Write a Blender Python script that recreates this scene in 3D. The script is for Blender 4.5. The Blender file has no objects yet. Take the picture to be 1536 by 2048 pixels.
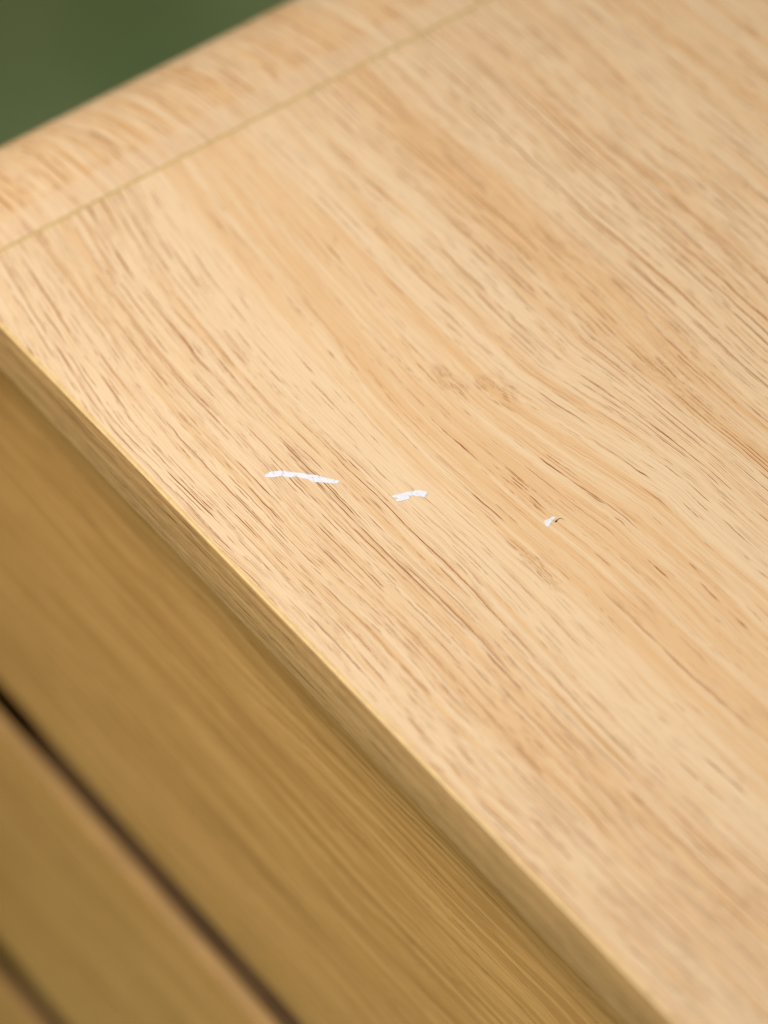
import bpy, bmesh, math, random
from mathutils import Vector, Matrix
random.seed(7)
SC = bpy.context.scene
COL = SC.collection
H = 0.50                       # height of the cabinet top above the floor

# ------------------------------------------------------------------ camera
R = ((0.5781935469806468, 0.8137615443840491, -0.05902856182922002),
     (0.5711327230319772, -0.45534338193334756, -0.6829859568187183),
     (-0.5826659719873963, 0.3611849296568018, -0.7280424518369748))
CAM = Vector((0.529491450104852, -0.3055720358536968, 0.6839367255298751 + H))
cd = bpy.data.cameras.new("camera")
co = bpy.data.objects.new("camera", cd); COL.objects.link(co)
m = Matrix(((R[0][0], -R[1][0], -R[2][0], CAM.x), (R[0][1], -R[1][1], -R[2][1], CAM.y),
            (R[0][2], -R[1][2], -R[2][2], CAM.z), (0, 0, 0, 1)))
co.matrix_world = m
cd.sensor_fit = 'VERTICAL'; cd.sensor_height = 36; cd.sensor_width = 27
cd.lens = 9000 / 2048 * 36
cd.clip_start = 0.01; cd.clip_end = 50
cd.dof.use_dof = True; cd.dof.focus_distance = 0.941; cd.dof.aperture_fstop = 7.6
SC.camera = co

# ------------------------------------------------------------------ light
w = bpy.data.worlds.new("World"); SC.world = w; w.use_nodes = True
bg = w.node_tree.nodes['Background']
bg.inputs['Color'].default_value = (1.0, 0.74, 0.42, 1); bg.inputs["Strength"].default_value = 0.13
def area(name, loc, target, size, power, color, spread=180):
    l = bpy.data.lights.new(name, 'AREA'); l.shape = 'DISK'; l.size = size; l.energy = power; l.color = color
    l.spread = math.radians(spread)
    o = bpy.data.objects.new(name, l); COL.objects.link(o); o.location = loc
    o.rotation_euler = (Vector(target) - Vector(loc)).to_track_quat('-Z', 'Y').to_euler()
    return o
area("key_lamp", (-0.36, -0.33, H + 0.88), (0.0, 0.0, H), 0.26, 1.84, (1.0, 0.955, 0.935), 70)
area("added_fill_light", (-0.5, -1.7, H - 0.15), (-0.1, 0, H - 0.28), 0.9, 3.3, (1.0, 0.84, 0.70))  # added unseen fill, lights the drawer fronts evenly from below the top
SC.view_settings.view_transform = 'Standard'; SC.view_settings.look = 'None'
SC.view_settings.exposure = 0; SC.view_settings.gamma = 1

# ------------------------------------------------------------------ node helper
class NT:
    def __init__(s, name):
        s.mat = bpy.data.materials.new(name); s.mat.use_nodes = True
        s.t = s.mat.node_tree; s.t.nodes.clear()
        s.out = s.n('ShaderNodeOutputMaterial'); s.bsdf = s.n('ShaderNodeBsdfPrincipled')
        s.t.links.new(s.bsdf.outputs[0], s.out.inputs['Surface'])
    def n(s, kind, **kw):
        nd = s.t.nodes.new(kind)
        for k, v in kw.items(): setattr(nd, k, v)
        return nd
    def put(s, sock, v):
        if isinstance(v, bpy.types.NodeSocket): s.t.links.new(v, sock)
        elif v is not None: sock.default_value = v
    def m(s, op, a, b=None, c=None, clamp=False):
        nd = s.n('ShaderNodeMath', operation=op, use_clamp=clamp)
        for i, v in enumerate((a, b, c)): s.put(nd.inputs[i], v)
        return nd.outputs[0]
    def xyz(s, x, y, z=0.0):
        nd = s.n('ShaderNodeCombineXYZ')
        for i, v in enumerate((x, y, z)): s.put(nd.inputs[i], v)
        return nd.outputs[0]
    def noise(s, u, v, su, sv, seed=0.0, detail=2.0, rough=0.5):
        p = s.xyz(s.m('MULTIPLY', u, 1.0 / su), s.m('MULTIPLY', v, 1.0 / sv), seed)
        nd = s.n('ShaderNodeTexNoise'); nd.inputs['Scale'].default_value = 1
        nd.inputs['Detail'].default_value = detail; nd.inputs['Roughness'].default_value = rough
        s.put(nd.inputs['Vector'], p); return nd.outputs['Fac']
    def smooth(s, x, lo, hi, a=0.0, b=1.0):
        nd = s.n('ShaderNodeMapRange', interpolation_type='SMOOTHSTEP')
        s.put(nd.inputs[0], x); s.put(nd.inputs[1], lo); s.put(nd.inputs[2], hi); s.put(nd.inputs[3], a); s.put(nd.inputs[4], b)
        return nd.outputs[0]
    def mix(s, f, a, b, mode='MIX'):
        nd = s.n('ShaderNodeMix', data_type='RGBA', blend_type=mode)
        s.put(nd.inputs[0], f)
        for i, v in ((6, a), (7, b)):
            if isinstance(v, tuple): nd.inputs[i].default_value = (*v, 1)
            else: s.put(nd.inputs[i], v)
        return nd.outputs[2]
    def curve(s, x, pts, x0, x1):
        """a float curve over x0..x1 through pts (x, y)"""
        nd = s.n('ShaderNodeFloatCurve'); c = nd.mapping.curves[0]
        nd.mapping.use_clip = False
        q = [((px - x0) / (x1 - x0), py) for px, py in pts]
        c.points[0].location = q[0]; c.points[1].location = q[-1]
        for p in q[1:-1]: c.points.new(*p)
        nd.mapping.update()
        s.put(nd.inputs['Value'], s.m('MULTIPLY_ADD', x, 1.0 / (x1 - x0), -x0 / (x1 - x0), clamp=True))
        return nd.outputs[0]
    def pores(s, u, v, lu, lv, seed, radius, presence, soft=0.45):
        """lens-shaped pores: one per Voronoi cell, kept where its random number is under `presence`"""
        p = s.xyz(s.m('MULTIPLY_ADD', u, 1.0 / lu, seed), s.m('MULTIPLY_ADD', v, 1.0 / lv, seed * 1.7))
        vo = s.n('ShaderNodeTexVoronoi', voronoi_dimensions='2D', feature='F1')
        s.put(vo.inputs['Vector'], p); vo.inputs['Scale'].default_value = 1; vo.inputs['Randomness'].default_value = 1
        sep = s.n('ShaderNodeSeparateColor'); s.put(sep.inputs[0], vo.outputs['Color'])
        keep = s.smooth(s.m('SUBTRACT', presence, sep.outputs[0]), 0.0, 0.12)
        rad = s.m('MULTIPLY_ADD', sep.outputs[1], radius * 0.9, radius * 0.45)
        body = s.smooth(vo.outputs['Distance'], s.m('MULTIPLY', rad, 1 - soft), rad, 1, 0)
        return s.m('MULTIPLY', s.m('MULTIPLY', body, keep), s.m('MULTIPLY_ADD', sep.outputs[2], 0.6, 0.4))

def lines(t, u, v, spacing, length, width, seed, pres):
    """long thin vessel lines, one per strip of grain, breaking up and tapering along their length"""
    q = t.m('MULTIPLY_ADD', v, 1.0 / spacing, seed)
    i = t.m('FLOOR', q); fr = t.m('FRACT', q)
    wn = t.n('ShaderNodeTexWhiteNoise', noise_dimensions='1D'); t.put(wn.inputs['W'], i)
    sep = t.n('ShaderNodeSeparateColor'); t.put(sep.inputs[0], wn.outputs['Color'])
    off = t.m('MULTIPLY_ADD', sep.outputs[0], 0.64, 0.18)
    dist = t.m('MULTIPLY', t.m('ABSOLUTE', t.m('SUBTRACT', fr, off)), spacing)
    p = t.xyz(t.m('MULTIPLY_ADD', sep.outputs[1], 90, t.m('MULTIPLY', u, 1.0 / length)), t.m('MULTIPLY', i, 7.31), seed)
    nd = t.n('ShaderNodeTexNoise'); nd.inputs['Scale'].default_value = 1; nd.inputs['Detail'].default_value = 3
    nd.inputs['Roughness'].default_value = 0.62; t.put(nd.inputs['Vector'], p)
    k = t.m('MULTIPLY_ADD', sep.outputs[2], 0.6, 0.45)
    inten = t.smooth(t.m('SUBTRACT', nd.outputs['Fac'], t.m('MULTIPLY_ADD', pres, -0.235, 0.64)), 0.0, 0.17)
    wd = t.m('MULTIPLY_ADD', inten, width * 0.8, width * 0.35)
    body = t.smooth(dist, t.m('MULTIPLY', wd, 0.25), wd, 1, 0)
    return t.m('MULTIPLY', t.m('MULTIPLY', body, inten), k)

def laminate(name, cream, tan, brown, pore_col, seed=0.0, band=None, dens=None, clusters=(), drift=False,
             warp=1.0, pore_w=0.52, pore_l=19.0, pore_k=1.2, streak=1.0, milky=None, rough=0.45, spec=0.25, line_sp=1.6, line_w=0.155, fine=0.0, band_mix=0.5):
    t = NT(name)
    uv = t.n('ShaderNodeUVMap', uv_map='grain'); sp = t.n('ShaderNodeSeparateXYZ'); t.put(sp.inputs[0], uv.outputs[0])
    u, v0 = sp.outputs[0], sp.outputs[1]          # millimetres along and across the grain
    v = v0
    if drift:
        du = t.m('MINIMUM', t.m('ADD', u, 40), 0)
        k = t.smooth(v0, 45, 95, 0.00105, 0.0)
        v = t.m('SUBTRACT', v, t.m('MULTIPLY', t.m('MULTIPLY', du, du), k))
        # the arched figure right of centre: the plain heart widens along the board
        sh = t.m('MINIMUM', t.m('MULTIPLY', t.m('MAXIMUM', t.m('ADD', u, 32), 0), 0.17), 8.0)
        wt = t.m('MULTIPLY', t.smooth(v0, 50, 86), t.smooth(v0, 86, 114, 1, 0))
        v = t.m('SUBTRACT', v, t.m('MULTIPLY', sh, wt))
    v = t.m('ADD', v, t.m('MULTIPLY_ADD', t.noise(u, v0, 90, 32, seed + 1.3, 1), 7.0 * warp, -3.5 * warp))
    vb = v
    v = t.m('ADD', v, t.m('MULTIPLY_ADD', t.noise(u, v0, 26, 7, seed + 4.1, 2), 1.4 * warp, -0.7 * warp))
    v = t.m('ADD', v, t.m('MULTIPLY_ADD', t.noise(u, v0, 3.2, 1.8, seed + 9.1, 1), 0.34 * warp, -0.17 * warp))
    # broad bands
    br = t.noise(u, v, 150, 6.5, seed + 20, 2, 0.6)
    br2 = t.noise(u, v, 130, 2.4, seed + 27, 2, 0.6)
    tone = t.m('ADD', t.m('MULTIPLY_ADD', br, 0.9, -0.45), t.m('MULTIPLY_ADD', br2, 1.5, -0.75))
    tone = t.m('MULTIPLY', tone, streak)
    if band: tone = t.m('ADD', t.m('MULTIPLY', tone, 0.85), t.m('MULTIPLY_ADD', t.curve(vb, band, 0, 200), 0.72, 0.08))
    else: tone = t.m('ADD', tone, band_mix)
    st = t.noise(u, v, 36, 0.8, seed + 33, 3, 0.6)
    tone = t.m('ADD', tone, t.m('MULTIPLY_ADD', st, 1.3 * streak, -0.65 * streak))
    c = t.mix(t.smooth(tone, 0.0, 0.62), cream, tan)
    c = t.mix(t.smooth(tone, 0.6, 1.25), c, brown)
    # pores
    ring = t.noise(u, v, 120, 2.6, seed + 41, 2, 0.6)
    d = t.curve(vb, dens, 0, 200) if dens else 0.5
    pres = t.m('MULTIPLY', t.smooth(ring, 0.40, 0.66, 0.04, 0.75), d)
    patch = t.noise(u, v, 26, 5, seed + 47, 1)
    pres = t.m('MULTIPLY', pres, t.smooth(patch, 0.3, 0.62, 0.6, 1.0))
    p1 = t.pores(u, v, pore_l, pore_w, seed + 3.3, 0.26, pres)
    p2 = t.pores(u, v, pore_l * 0.62, pore_w * 0.72, seed + 8.8, 0.30, t.m('MULTIPLY', pres, 0.8))
    p3 = t.pores(u, v, pore_l * 1.9, pore_w * 0.8, seed + 14.1, 0.24, t.m('MULTIPLY', pres, 0.55))
    p = t.m('MAXIMUM', t.m('MAXIMUM', p1, t.m('MULTIPLY', p2, 0.75)), p3)
    # long vessel lines
    l1 = lines(t, u, v, line_sp, 17, line_w, seed + 5.5, t.m('MULTIPLY', t.smooth(ring, 0.3, 0.62, 0.6, 1.0), d))
    l2 = lines(t, u, v, line_sp * 0.61, 11, line_w * 0.75, seed + 15.5, t.m('MULTIPLY', d, 0.8))
    l3 = lines(t, u, v, line_sp * 1.37, 27, line_w * 1.1, seed + 25.5, t.m('MULTIPLY_ADD', d, 0.9, 0.05))
    p = t.m('MULTIPLY', p, 0.42)
    p = t.m('MAXIMUM', p, t.m('MAXIMUM', l1, t.m('MAXIMUM', t.m('MULTIPLY', l2, 0.85), l3)))
    l4 = lines(t, u, v, line_sp * 0.37, 20, line_w * 0.62, seed + 35.5, t.m('MULTIPLY_ADD', d, 0.8, 0.55))
    p = t.m('MAXIMUM', p, t.m('MULTIPLY', l4, 0.26))
    # a soft warm halo along the same lines
    hl = t.noise(u, v, 24, 0.9, seed + 52, 2, 0.6)
    c = t.mix(t.m('MULTIPLY', t.smooth(hl, 0.54, 0.74), t.m('MULTIPLY_ADD', d, 0.38, 0.08 + fine * 0.3)), c, brown)
    if clusters:
        pc = lines(t, u, v, 0.45, 6.0, 0.11, seed + 61, 1.0)
        msk = None
        for (cu, cv, ru, rv) in clusters:
            a = t.m('MULTIPLY_ADD', u, 1 / ru, -cu / ru); b = t.m('MULTIPLY_ADD', v0, 1 / rv, -cv / rv)
            b = t.m('ADD', b, t.m('MULTIPLY_ADD', t.noise(u, v0, 4, 1.2, seed + cu, 2), 3.0, -1.5))
            r2 = t.m('ADD', t.m('MULTIPLY', a, a), t.m('MULTIPLY', b, b))
            e = t.smooth(r2, 0.0, 1.3, 1, 0)
            msk = e if msk is None else t.m('MAXIMUM', msk, e)
        p = t.m('MAXIMUM', p, t.m('MULTIPLY', t.m('MULTIPLY', pc, msk), 0.95))
        c = t.mix(t.m('MULTIPLY', msk, 0.10), c, brown)
    p = t.m('MULTIPLY', p, pore_k, clamp=True)
    c = t.mix(p, c, pore_col)
    # minute print dither of the paper
    dt = t.noise(u, v0, 0.28, 0.24, seed + 70, 2, 0.7)
    hv = t.n('ShaderNodeHueSaturation'); t.put(hv.inputs['Color'], c)
    t.put(hv.inputs['Value'], t.m('MULTIPLY_ADD', dt, 0.24, 0.88)); c = hv.outputs[0]
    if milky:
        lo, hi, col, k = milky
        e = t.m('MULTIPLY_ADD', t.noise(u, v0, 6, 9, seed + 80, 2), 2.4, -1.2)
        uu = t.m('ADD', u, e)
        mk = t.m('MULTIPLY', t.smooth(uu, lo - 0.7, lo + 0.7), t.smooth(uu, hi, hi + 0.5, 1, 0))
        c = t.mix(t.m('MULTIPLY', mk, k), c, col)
    t.put(t.bsdf.inputs['Base Color'], c)
    t.put(t.bsdf.inputs['Roughness'], t.m('ADD', t.m('MULTIPLY', p, 0.2), t.m('MULTIPLY_ADD', dt, 0.14, rough - 0.07)))
    t.bsdf.inputs['Specular IOR Level'].default_value = spec
    bp = t.n('ShaderNodeBump'); bp.inputs['Strength'].default_value = 0.25; bp.inputs['Distance'].default_value = 0.00006
    t.put(bp.inputs['Height'], t.m('SUBTRACT', t.m('MULTIPLY', dt, 0.35), p)); t.put(t.bsdf.inputs['Normal'], bp.outputs[0])
    return t.mat

CREAM = (0.825, 0.628, 0.39); TAN = (0.765, 0.512, 0.268); BROWN = (0.66, 0.39, 0.15); PORE = (0.29, 0.09, 0.018)
TOPBAND = [(0, -0.02), (6, 0.08), (14, 0.18), (24, 0.26), (36, 0.16), (42, -0.10), (46, 0.10), (51, 0.44), (62, 0.50), (70, 0.46),
           (75, 0.20), (79, -0.06), (86, 0.22), (95, 0.0), (100, 0.25), (104, 0.50), (110, 0.42), (115, 0.15), (124, 0.05),
           (134, 0.20), (146, 0.02), (156, 0.30), (163, 0.10), (172, 0.42), (184, 0.25), (200, 0.5)]
TOPDENS = [(0, 0.75), (12, 0.95), (30, 0.95), (42, 0.75), (48, 0.45), (54, 0.5), (66, 0.5), (71, 0.5), (80, 0.7), (90, 0.85),
           (100, 0.95), (110, 0.9), (120, 0.95), (150, 0.9), (175, 0.7), (200, 0.6)]
CLUST = [(-40, 67, 7.5, 2.3), (-31, 73.5, 8.0, 2.6), (-5, 60.5, 10.5, 1.9), (-12, 104.5, 16, 2.2), (-52, 62, 9, 0.9), (14, 49.5, 12, 1.5)]
M_top = laminate("oak_laminate_top", CREAM, TAN, BROWN, PORE, 0.0, TOPBAND, TOPDENS, CLUST, drift=True)
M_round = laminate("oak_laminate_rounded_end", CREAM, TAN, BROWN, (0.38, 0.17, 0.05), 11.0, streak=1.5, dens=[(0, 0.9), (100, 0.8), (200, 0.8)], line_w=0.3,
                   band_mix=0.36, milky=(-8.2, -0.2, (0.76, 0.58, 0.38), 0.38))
M_edge = laminate("oak_laminate_edge", (0.82, 0.515, 0.225), (0.66, 0.39, 0.155), (0.46, 0.26, 0.09), (0.07, 0.022, 0.003), 23.0, spec=0.1, warp=0.35,
                  pore_w=0.42, pore_l=10, pore_k=1.1, line_sp=0.8, line_w=0.13, dens=[(0, 0.8), (100, 0.8), (200, 0.8)], band_mix=0.35, fine=0.5)
M_front = laminate("oak_laminate_front", (0.90, 0.525, 0.190), (0.70, 0.38, 0.120), (0.46, 0.22, 0.060), (0.20, 0.085, 0.015), 37.0, spec=0.1, warp=1.7, dens=[(0, 0.45), (100, 0.45), (200, 0.45)],
                   pore_w=0.8, pore_l=16, streak=1.5, band_mix=0.42)

def plain(name, col, rough=0.5, var=0.0, scale=200.0):
    t = NT(name)
    if var:
        g = t.n('ShaderNodeTexCoord'); nz = t.n('ShaderNodeTexNoise'); nz.inputs['Scale'].default_value = scale
        nz.inputs['Detail'].default_value = 3; t.put(nz.inputs['Vector'], g.outputs['Object'])
        dk = tuple(x * (1 - var) for x in col)
        t.put(t.bsdf.inputs['Base Color'], t.mix(t.smooth(nz.outputs['Fac'], 0.35, 0.65), dk, col))
    else: t.bsdf.inputs['Base Color'].default_value = (*col, 1)
    t.bsdf.inputs['Roughness'].default_value = rough
    return t.mat
M_band = plain("edge_band_core", (0.78, 0.55, 0.235), 0.4, 0.12, 300)
M_seam = plain("seam_glue_line", (0.60, 0.44, 0.16), 0.5, 0.15, 250)
M_lip = plain("drawer_lip_painted_light", (0.52, 0.30, 0.088), 0.5, 0.15, 40)  # how light falls on the upward lip faces is put into this colour
M_board = plain("raw_particle_board", (0.42, 0.30, 0.17), 0.8, 0.35, 900)
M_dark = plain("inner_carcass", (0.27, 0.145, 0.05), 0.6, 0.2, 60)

# ------------------------------------------------------------------ mesh helpers
def link(name, bm, mats, parent=None, smooth=False, label=None):
    me = bpy.data.meshes.new(name); bm.normal_update(); bm.to_mesh(me); bm.free()
    for mt in (mats if isinstance(mats, (list, tuple)) else [mats]): me.materials.append(mt)
    if smooth:
        for p in me.polygons: p.use_smooth = True
    me.set_sharp_from_angle(angle=math.radians(30))
    o = bpy.data.objects.new(name, me); COL.objects.link(o)
    if parent: o.parent = parent
    if label: o['label'] = label
    return o
def planar_uv(bm, fu, fv):
    lay = bm.loops.layers.uv.get('grain') or bm.loops.layers.uv.new('grain')
    for f in bm.faces:
        for l in f.loops: l[lay].uv = (fu(l.vert.co), fv(l.vert.co))
def board(x0, x1, y0, y1, z0, z1, bev=0.0004, seg=2, skew=0.0):
    """a board; skew moves its left end outwards per metre of drop"""
    bm = bmesh.new()
    vs = [bm.verts.new((x, y, z)) for x in (0, 1) for y in (y0, y1) for z in (z0, z1)]
    for v in vs:
        left = v.co.x < 0.5
        dz = z1 - v.co.z
        v.co.x = (x0 - skew * dz) if left else (x1 + skew * dz)
    idx = [(0, 1, 3, 2), (4, 6, 7, 5), (0, 4, 5, 1), (2, 3, 7, 6), (0, 2, 6, 4), (1, 5, 7, 3)]
    for f in idx: bm.faces.new([vs[i] for i in f])
    bmesh.ops.recalc_face_normals(bm, faces=bm.faces[:])
    if bev: bmesh.ops.bevel(bm, geom=bm.edges[:], offset=bev, segments=seg, profile=0.5, affect='EDGES', clamp_overlap=True)
    return bm

# ------------------------------------------------------------------ the cabinet
cab = bpy.data.objects.new("cabinet", None); COL.objects.link(cab)
cab.location = (0, 0, 0)
cab['label'] = "pale oak laminate drawer cabinet with rounded end and white scuffs on its top"
cab['category'] = "cabinet"

XS, XE = -0.1363, 0.42         # seams at either end of the flat top
DEPTH, T = 0.42, 0.0165
BAND = 0.0011
SEAM = 0.0007
# flat top board
bm = board(XS + SEAM / 2, XE - SEAM / 2, BAND, DEPTH, H - T, H, 0.00012, 1)
planar_uv(bm, lambda c: c.x * 1000, lambda c: c.y * 1000)
link("top_panel", bm, M_top, cab)
# front edge band: a strip with a softly rounded upper and lower arris
def arris_profile(r, y0, y1, z0, z1):
    pts = [(y1, z1)]
    for k in range(7):
        a = math.pi / 2 + k / 6 * math.pi / 2
        pts.append((y0 + r + r * math.cos(a), z1 - r + r * math.sin(a)))
    for k in range(7):
        a = math.pi + k / 6 * math.pi / 2
        pts.append((y0 + r + r * math.cos(a), z0 + r + r * math.sin(a)))
    pts.append((y1, z0))
    return pts
def extrude_x(pts, x0, x1, n=1):
    bm = bmesh.new(); rings = []
    for i in range(n + 1):
        x = x0 + (x1 - x0) * i / n
        rings.append([bm.verts.new((x, y, z)) for y, z in pts])
    k = len(pts)
    for a, b in zip(rings, rings[1:]):
        for j in range(k): bm.faces.new((a[j], a[(j + 1) % k], b[(j + 1) % k], b[j]))
    bm.faces.new(rings[0]); bm.faces.new(rings[-1][::-1])
    bmesh.ops.recalc_face_normals(bm, faces=bm.faces[:])
    return bm
bm = extrude_x(arris_profile(0.0005, 0, BAND - 0.00006, H - T + 0.0002, H + 0.00002), XS - 0.0, XE, 1)
planar_uv(bm, lambda c: c.x * 1000, lambda c: (c.z - H) * -1000 + 300)
for f in bm.faces:
    nrm = f.normal
    f.material_index = 0 if nrm.y < -0.80 else 1
    f.smooth = False
eb = link("edge_band", bm, [M_edge, M_band], cab)

# rounded, splayed end panels (waterfall ends)
RAD, TH_END = 0.060, math.radians(15)
def end_profile(off):
    """outer (off=0) or inner outline from the seam over the curve down to the floor; returns (x, z, arclength)"""
    pts = []; s = 0.0
    xs = XS - 0.0043
    pts.append((XS - SEAM / 2, H - off)); pts.append((xs, H - off))
    n = 28
    for k in range(1, n + 1):
        a = math.pi / 2 - k / n * (math.pi / 2 - TH_END)
        r = RAD - off
        pts.append((xs - r * math.cos(a), H - RAD + r * math.sin(a)))
    x, z = pts[-1]
    for zz in (0.40, 0.30, 0.20, 0.10, 0.0):
        if zz < z: pts.append((x - (z - zz) * math.tan(TH_END), zz))
    return pts
def end_panel(mirror=False):
    outer, inner = end_profile(0), end_profile(T)
    n = min(len(outer), len(inner)); outer, inner = outer[:n], inner[:n]
    s = [0.0]
    for a, b in zip(outer, outer[1:]): s.append(s[-1] + math.dist(a, b))
    bm = bmesh.new(); lay = bm.loops.layers.uv.new('grain')
    ny = 6; r = 0.0005
    mx = (lambda x: x) if not mirror else (lambda x: XE + XS - x)
    ys = [0, r * 0.3, r] + [DEPTH * (i / ny) for i in range(1, ny)] + [DEPTH]
    def lift(y): return 0.0 if y >= r else (r - math.sqrt(max(0, r * r - (r - y) ** 2)))
    G = []
    for (ax, az), (bx, bz), sl in zip(outer, inner, s):
        dx, dz = (bx - ax), (bz - az); L = math.hypot(dx, dz)
        G.append([bm.verts.new((mx(ax + dx / L * lift(y)), y, az + dz / L * lift(y))) for y in ys])
    I = [[bm.verts.new((mx(bx), y, bz)) for y in (0, DEPTH)] for bx, bz in inner]
    S = {}
    for i in range(n):
        for v in G[i]: S[v] = s[i]
        for v in I[i]: S[v] = s[i]
    out_faces, rest = [], []
    for i in range(n - 1):
        for j in range(len(ys) - 1): out_faces.append(bm.faces.new((G[i][j], G[i][j + 1], G[i + 1][j + 1], G[i + 1][j])))
        rest.append(bm.faces.new((I[i][0], I[i + 1][0], I[i + 1][1], I[i][1])))
        rest.append(bm.faces.new((G[i][0], G[i + 1][0], I[i + 1][0], I[i][0])))
        rest.append(bm.faces.new((G[i][-1], I[i][1], I[i + 1][1], G[i + 1][-1])))
    rest.append(bm.faces.new(G[0] + [I[0][1], I[0][0]])); rest.append(bm.faces.new(G[-1] + [I[-1][1], I[-1][0]]))
    bmesh.ops.recalc_face_normals(bm, faces=bm.faces[:])
    for f in out_faces: f.smooth = True
    for f in bm.faces:
        for l in f.loops: l[lay].uv = (-S[l.vert] * 1000, l.vert.co.y * 1000)
    return bm
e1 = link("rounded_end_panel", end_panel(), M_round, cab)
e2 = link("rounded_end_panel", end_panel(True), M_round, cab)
# glue line in each joint, a hair below the surface
for x in (XS, XE):
    bm = board(x - SEAM / 2 - 0.0001, x + SEAM / 2 + 0.0001, BAND, DEPTH - 0.001, H - T + 0.001, H - 0.00001, 0)
    bmesh.ops.translate(bm, verts=bm.verts[:], vec=(0, 0, 0))
    link("seam", bm, M_seam, cab)

# drawer fronts, set back under the overhanging top
REC = 0.013
SK = math.tan(TH_END)
def inner_left(z):             # inner face of the end panel at height z
    pts = end_profile(T)
    for a, b in zip(pts, pts[1:]):
        if b[1] <= z <= a[1] and a[1] > b[1]:
            k = (a[1] - z) / (a[1] - b[1]); return a[0] + (b[0] - a[0]) * k
    return pts[-1][0]
def front_board(z0, z1, y0, y1, mat, name, seed, r=0.0018):
    n = 10
    zs = [z1 - (z1 - z0) * i / n for i in range(n + 1)]
    # rounded upper and lower arris by extra rows
    rows = []
    for k in range(7):
        a = k / 6 * math.pi / 2; rows.append((y0 + r - r * math.sin(a), z1 - r + r * math.cos(a)))
    for z in zs[1:-1]: rows.append((y0, z))
    for k in range(7):
        a = k / 6 * math.pi / 2; rows.append((y0 + r - r * math.cos(a), z0 + r - r * math.sin(a)))
    rows += [(y1, z0), (y1, z1)]
    bm = bmesh.new(); L = []; Rr = []
    for y, z in rows:
        x = inner_left(min(z, H - T - 0.0005)) + 0.002
        L.append(bm.verts.new((x, y, z))); Rr.append(bm.verts.new((XE + XS - x, y, z)))
    k = len(rows)
    for j in range(k): bm.faces.new((L[j], L[(j + 1) % k], Rr[(j + 1) % k], Rr[j]))
    bm.faces.new(L); bm.faces.new(Rr[::-1])
    bmesh.ops.recalc_face_normals(bm, faces=bm.faces[:])
    planar_uv(bm, lambda c: c.x * 1000 + seed * 7, lambda c: (H - c.z) * 1000 + (c.y - y0) * 1000 + seed)
    for f in bm.faces:
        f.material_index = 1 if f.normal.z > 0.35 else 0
    return link(name, bm, [mat, M_lip], cab)
G1, G2 = 0.1955, 0.342
LIP = 0.0038                    # the fronts are thin at their upper edge: a finger groove runs behind the lip
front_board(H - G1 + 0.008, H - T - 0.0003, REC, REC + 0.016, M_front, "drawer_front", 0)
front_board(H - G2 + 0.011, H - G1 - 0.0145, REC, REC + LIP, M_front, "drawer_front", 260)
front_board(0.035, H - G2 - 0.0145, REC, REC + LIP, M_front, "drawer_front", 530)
# plinth, inner rails and back
bm = board(inner_left(0.033) + 0.004, XE + XS - inner_left(0.033) - 0.004, REC + 0.03, REC + 0.045, 0.0, 0.0345, 0.0005)
planar_uv(bm, lambda c: c.x * 1000, lambda c: c.z * 1000 + 900); link("plinth", bm, M_front, cab)
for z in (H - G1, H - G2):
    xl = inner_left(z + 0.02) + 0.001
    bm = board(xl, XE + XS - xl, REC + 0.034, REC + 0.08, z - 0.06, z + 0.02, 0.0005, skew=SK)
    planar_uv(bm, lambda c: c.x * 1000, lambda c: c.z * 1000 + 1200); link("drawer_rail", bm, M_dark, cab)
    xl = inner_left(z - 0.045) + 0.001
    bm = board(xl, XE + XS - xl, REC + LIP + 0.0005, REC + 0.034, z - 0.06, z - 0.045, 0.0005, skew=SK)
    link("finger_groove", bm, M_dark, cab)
bm = board(inner_left(0.44) + 0.001, XE + XS - inner_left(0.44) - 0.001, DEPTH - 0.02, DEPTH - 0.008, 0.02, H - T - 0.0005, 0.0, skew=0)
link("back_panel", bm, M_board, cab)

# ------------------------------------------------------------------ white scuffs on the top
SCUFF_LONG = [(-41.97, 19.85), (-42.34, 20.61), (-42.38, 21.47), (-41.77, 22.72), (-40.97, 23.84), (-40.03, 24.53), (-39.04, 25.52), (-37.82, 26.69), (-36.76, 27.29), (-35.84, 28.32), (-34.9, 29.01), (-33.57, 29.76), (-32.14, 30.77), (-30.97, 31.63), (-30.66, 30.81), (-31.55, 29.69), (-32.83, 28.57), (-34.13, 27.13), (-35.11, 26.81), (-36.57, 25.82), (-37.84, 25.03), (-38.45, 23.78), (-39.12, 23.24), (-39.72, 22.98), (-40.33, 21.73), (-41.06, 20.57)]
SCUFF_MID = [(-20.52, 37.49), (-20.49, 38.3), (-19.96, 39.27), (-19.76, 40.13), (-19.41, 41.05), (-18.81, 41.8), (-18.92, 42.38), (-18.09, 43.3), (-16.93, 44.15), (-16.35, 43.8), (-15.97, 42.95), (-16.86, 42.08), (-17.87, 41.29), (-18.15, 40.82), (-17.62, 40.11), (-17.99, 38.86), (-18.54, 37.58), (-19.01, 37.58), (-19.16, 38.36), (-19.77, 37.95)]
SCUFF_SMALL = [(5.1, 58.4), (4.93, 58.72), (5.0, 59.08), (5.26, 59.49), (5.26, 59.94), (5.08, 60.33), (5.24, 60.62), (5.94, 60.7), (5.97, 60.48), (6.06, 60.05), (6.15, 59.63), (6.35, 59.08), (6.73, 58.49), (6.89, 58.07), (6.64, 57.85), (6.17, 57.79), (5.54, 58.06)]
FIBRE = [(6.63, 59.93), (6.72, 60.12), (6.64, 60.33), (6.49, 60.65), (6.47, 61.01), (6.51, 61.49), (6.89, 61.72), (7.45, 61.7)]
t = NT("white_scuff")
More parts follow.
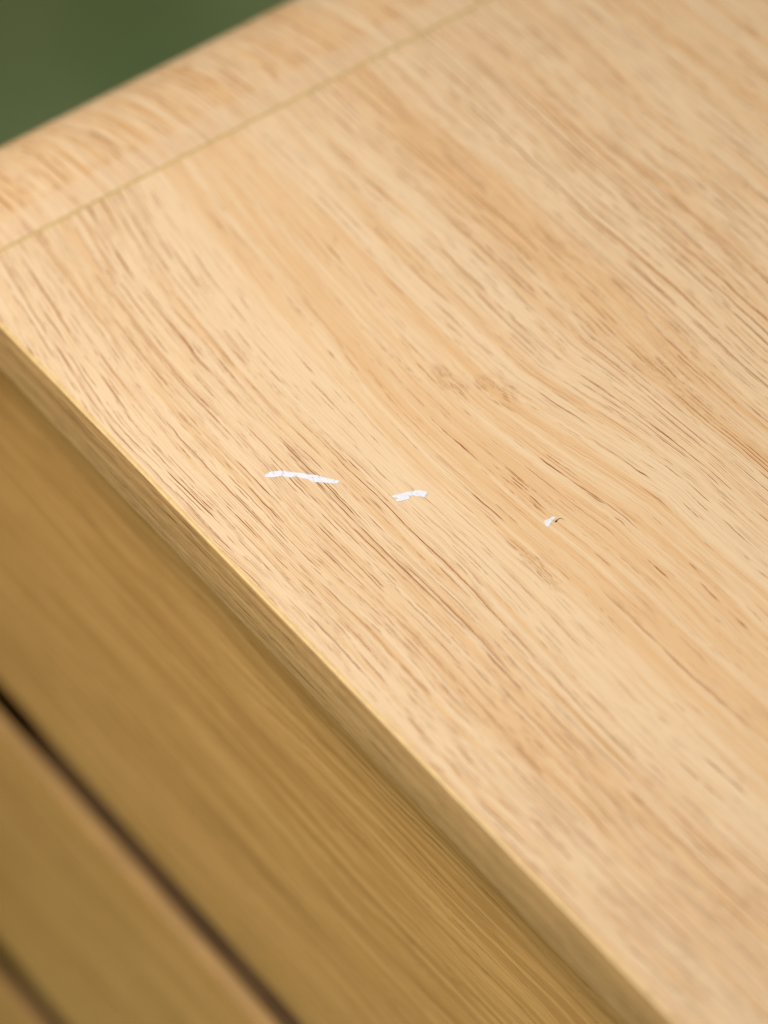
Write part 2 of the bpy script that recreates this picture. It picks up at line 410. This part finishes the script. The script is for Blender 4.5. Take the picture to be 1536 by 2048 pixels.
g = t.n('ShaderNodeTexCoord'); sp = t.n('ShaderNodeSeparateXYZ'); t.put(sp.inputs[0], g.outputs['Object'])
uu, vv = t.m('MULTIPLY', sp.outputs[0], 1000), t.m('MULTIPLY', sp.outputs[1], 1000)
n1 = t.noise(uu, vv, 1.1, 0.8, 3, 4, 0.65)
t.put(t.bsdf.inputs['Base Color'], t.mix(t.smooth(n1, 0.52, 0.66), (0.80, 0.83, 0.90), (0.56, 0.57, 0.64)))
t.bsdf.inputs['Roughness'].default_value = 0.7
bp = t.n('ShaderNodeBump'); bp.inputs['Strength'].default_value = 0.5; bp.inputs['Distance'].default_value = 0.0001
t.put(bp.inputs['Height'], n1); t.put(t.bsdf.inputs['Normal'], bp.outputs[0])
M_white = t.mat
def scuff(outline, label, thick=0.00005):
    """a thin ragged flake with a slightly lower, uneven rim"""
    pts = []
    rnd = random.Random(len(outline))
    for a, b in zip(outline, outline[1:] + outline[:1]):
        L = math.dist(a, b); n = max(1, int(L / 0.3))
        for i in range(n):
            k = i / n; j = 0.07 if i else 0.0
            pts.append((a[0] + (b[0] - a[0]) * k + rnd.uniform(-j, j) * 0.6, a[1] + (b[1] - a[1]) * k + rnd.uniform(-j, j)))
    bm = bmesh.new()
    f = bm.faces.new([bm.verts.new((x / 1000, y / 1000, H + 0.00001)) for x, y in pts])
    bm.normal_update()
    if f.normal.z < 0: f.normal_flip()
    bmesh.ops.triangulate(bm, faces=bm.faces[:])
    top = bmesh.ops.extrude_face_region(bm, geom=bm.faces[:])['geom']
    for v in [e for e in top if isinstance(e, bmesh.types.BMVert)]: v.co.z += thick * rnd.uniform(0.6, 1.3)
    bmesh.ops.recalc_face_normals(bm, faces=bm.faces[:])
    link("scuff", bm, M_white, cab, label=label)
scuff(SCUFF_LONG, "long curved white scuff, the nearest of the three to the front edge")
scuff(SCUFF_MID, "short white scuff with a split end, middle of the three")
scuff(SCUFF_SMALL, "tiny white scuff with a dark fibre beside it")

# dark fibre beside the smallest scuff
M_fibre = plain("dark_fibre", (0.035, 0.022, 0.015), 0.7)
bm = bmesh.new(); rings = []
RADII = (0.00012, 0.00013, 0.00010, 0.00007, 0.00005, 0.00005, 0.00004, 0.00002)
for i, ((x, y), r) in enumerate(zip(FIBRE, RADII)):
    a = Vector(FIBRE[max(i - 1, 0)]); b = Vector(FIBRE[min(i + 1, len(FIBRE) - 1)]); d = (b - a).normalized(); s = Vector((-d.y, d.x))
    rings.append([bm.verts.new((x / 1000 + s.x * r * math.cos(q), y / 1000 + s.y * r * math.cos(q), H + 0.00001 + r + r * math.sin(q)))
                  for q in [k / 8 * 2 * math.pi for k in range(8)]])
for a, b in zip(rings, rings[1:]):
    for k in range(8): bm.faces.new((a[k], a[(k + 1) % 8], b[(k + 1) % 8], b[k]))
bm.faces.new(rings[0]); bm.faces.new(rings[-1]); bmesh.ops.recalc_face_normals(bm, faces=bm.faces[:])
o = link("fibre", bm, M_fibre, None, True, "tiny curled black fibre lying beside the smallest white scuff"); o['category'] = "fibre"

# ------------------------------------------------------------------ green floor
t = NT("green_floor_cloth")
g = t.n('ShaderNodeTexCoord'); sp = t.n('ShaderNodeSeparateXYZ'); t.put(sp.inputs[0], g.outputs['Object'])
n1 = t.noise(sp.outputs[0], sp.outputs[1], 0.30, 0.10, 2, 2, 0.5)
t.put(t.bsdf.inputs['Base Color'], t.mix(t.smooth(n1, 0.3, 0.7), (0.40, 0.70, 0.38), (0.56, 0.88, 0.52)))
t.bsdf.inputs['Roughness'].default_value = 0.85
bm = bmesh.new()
bmesh.ops.create_grid(bm, x_segments=60, y_segments=60, size=4.0)
for v in bm.verts: v.co.z = 0.0
o = link("floor", bm, t.mat, None, True); o['kind'] = 'structure'
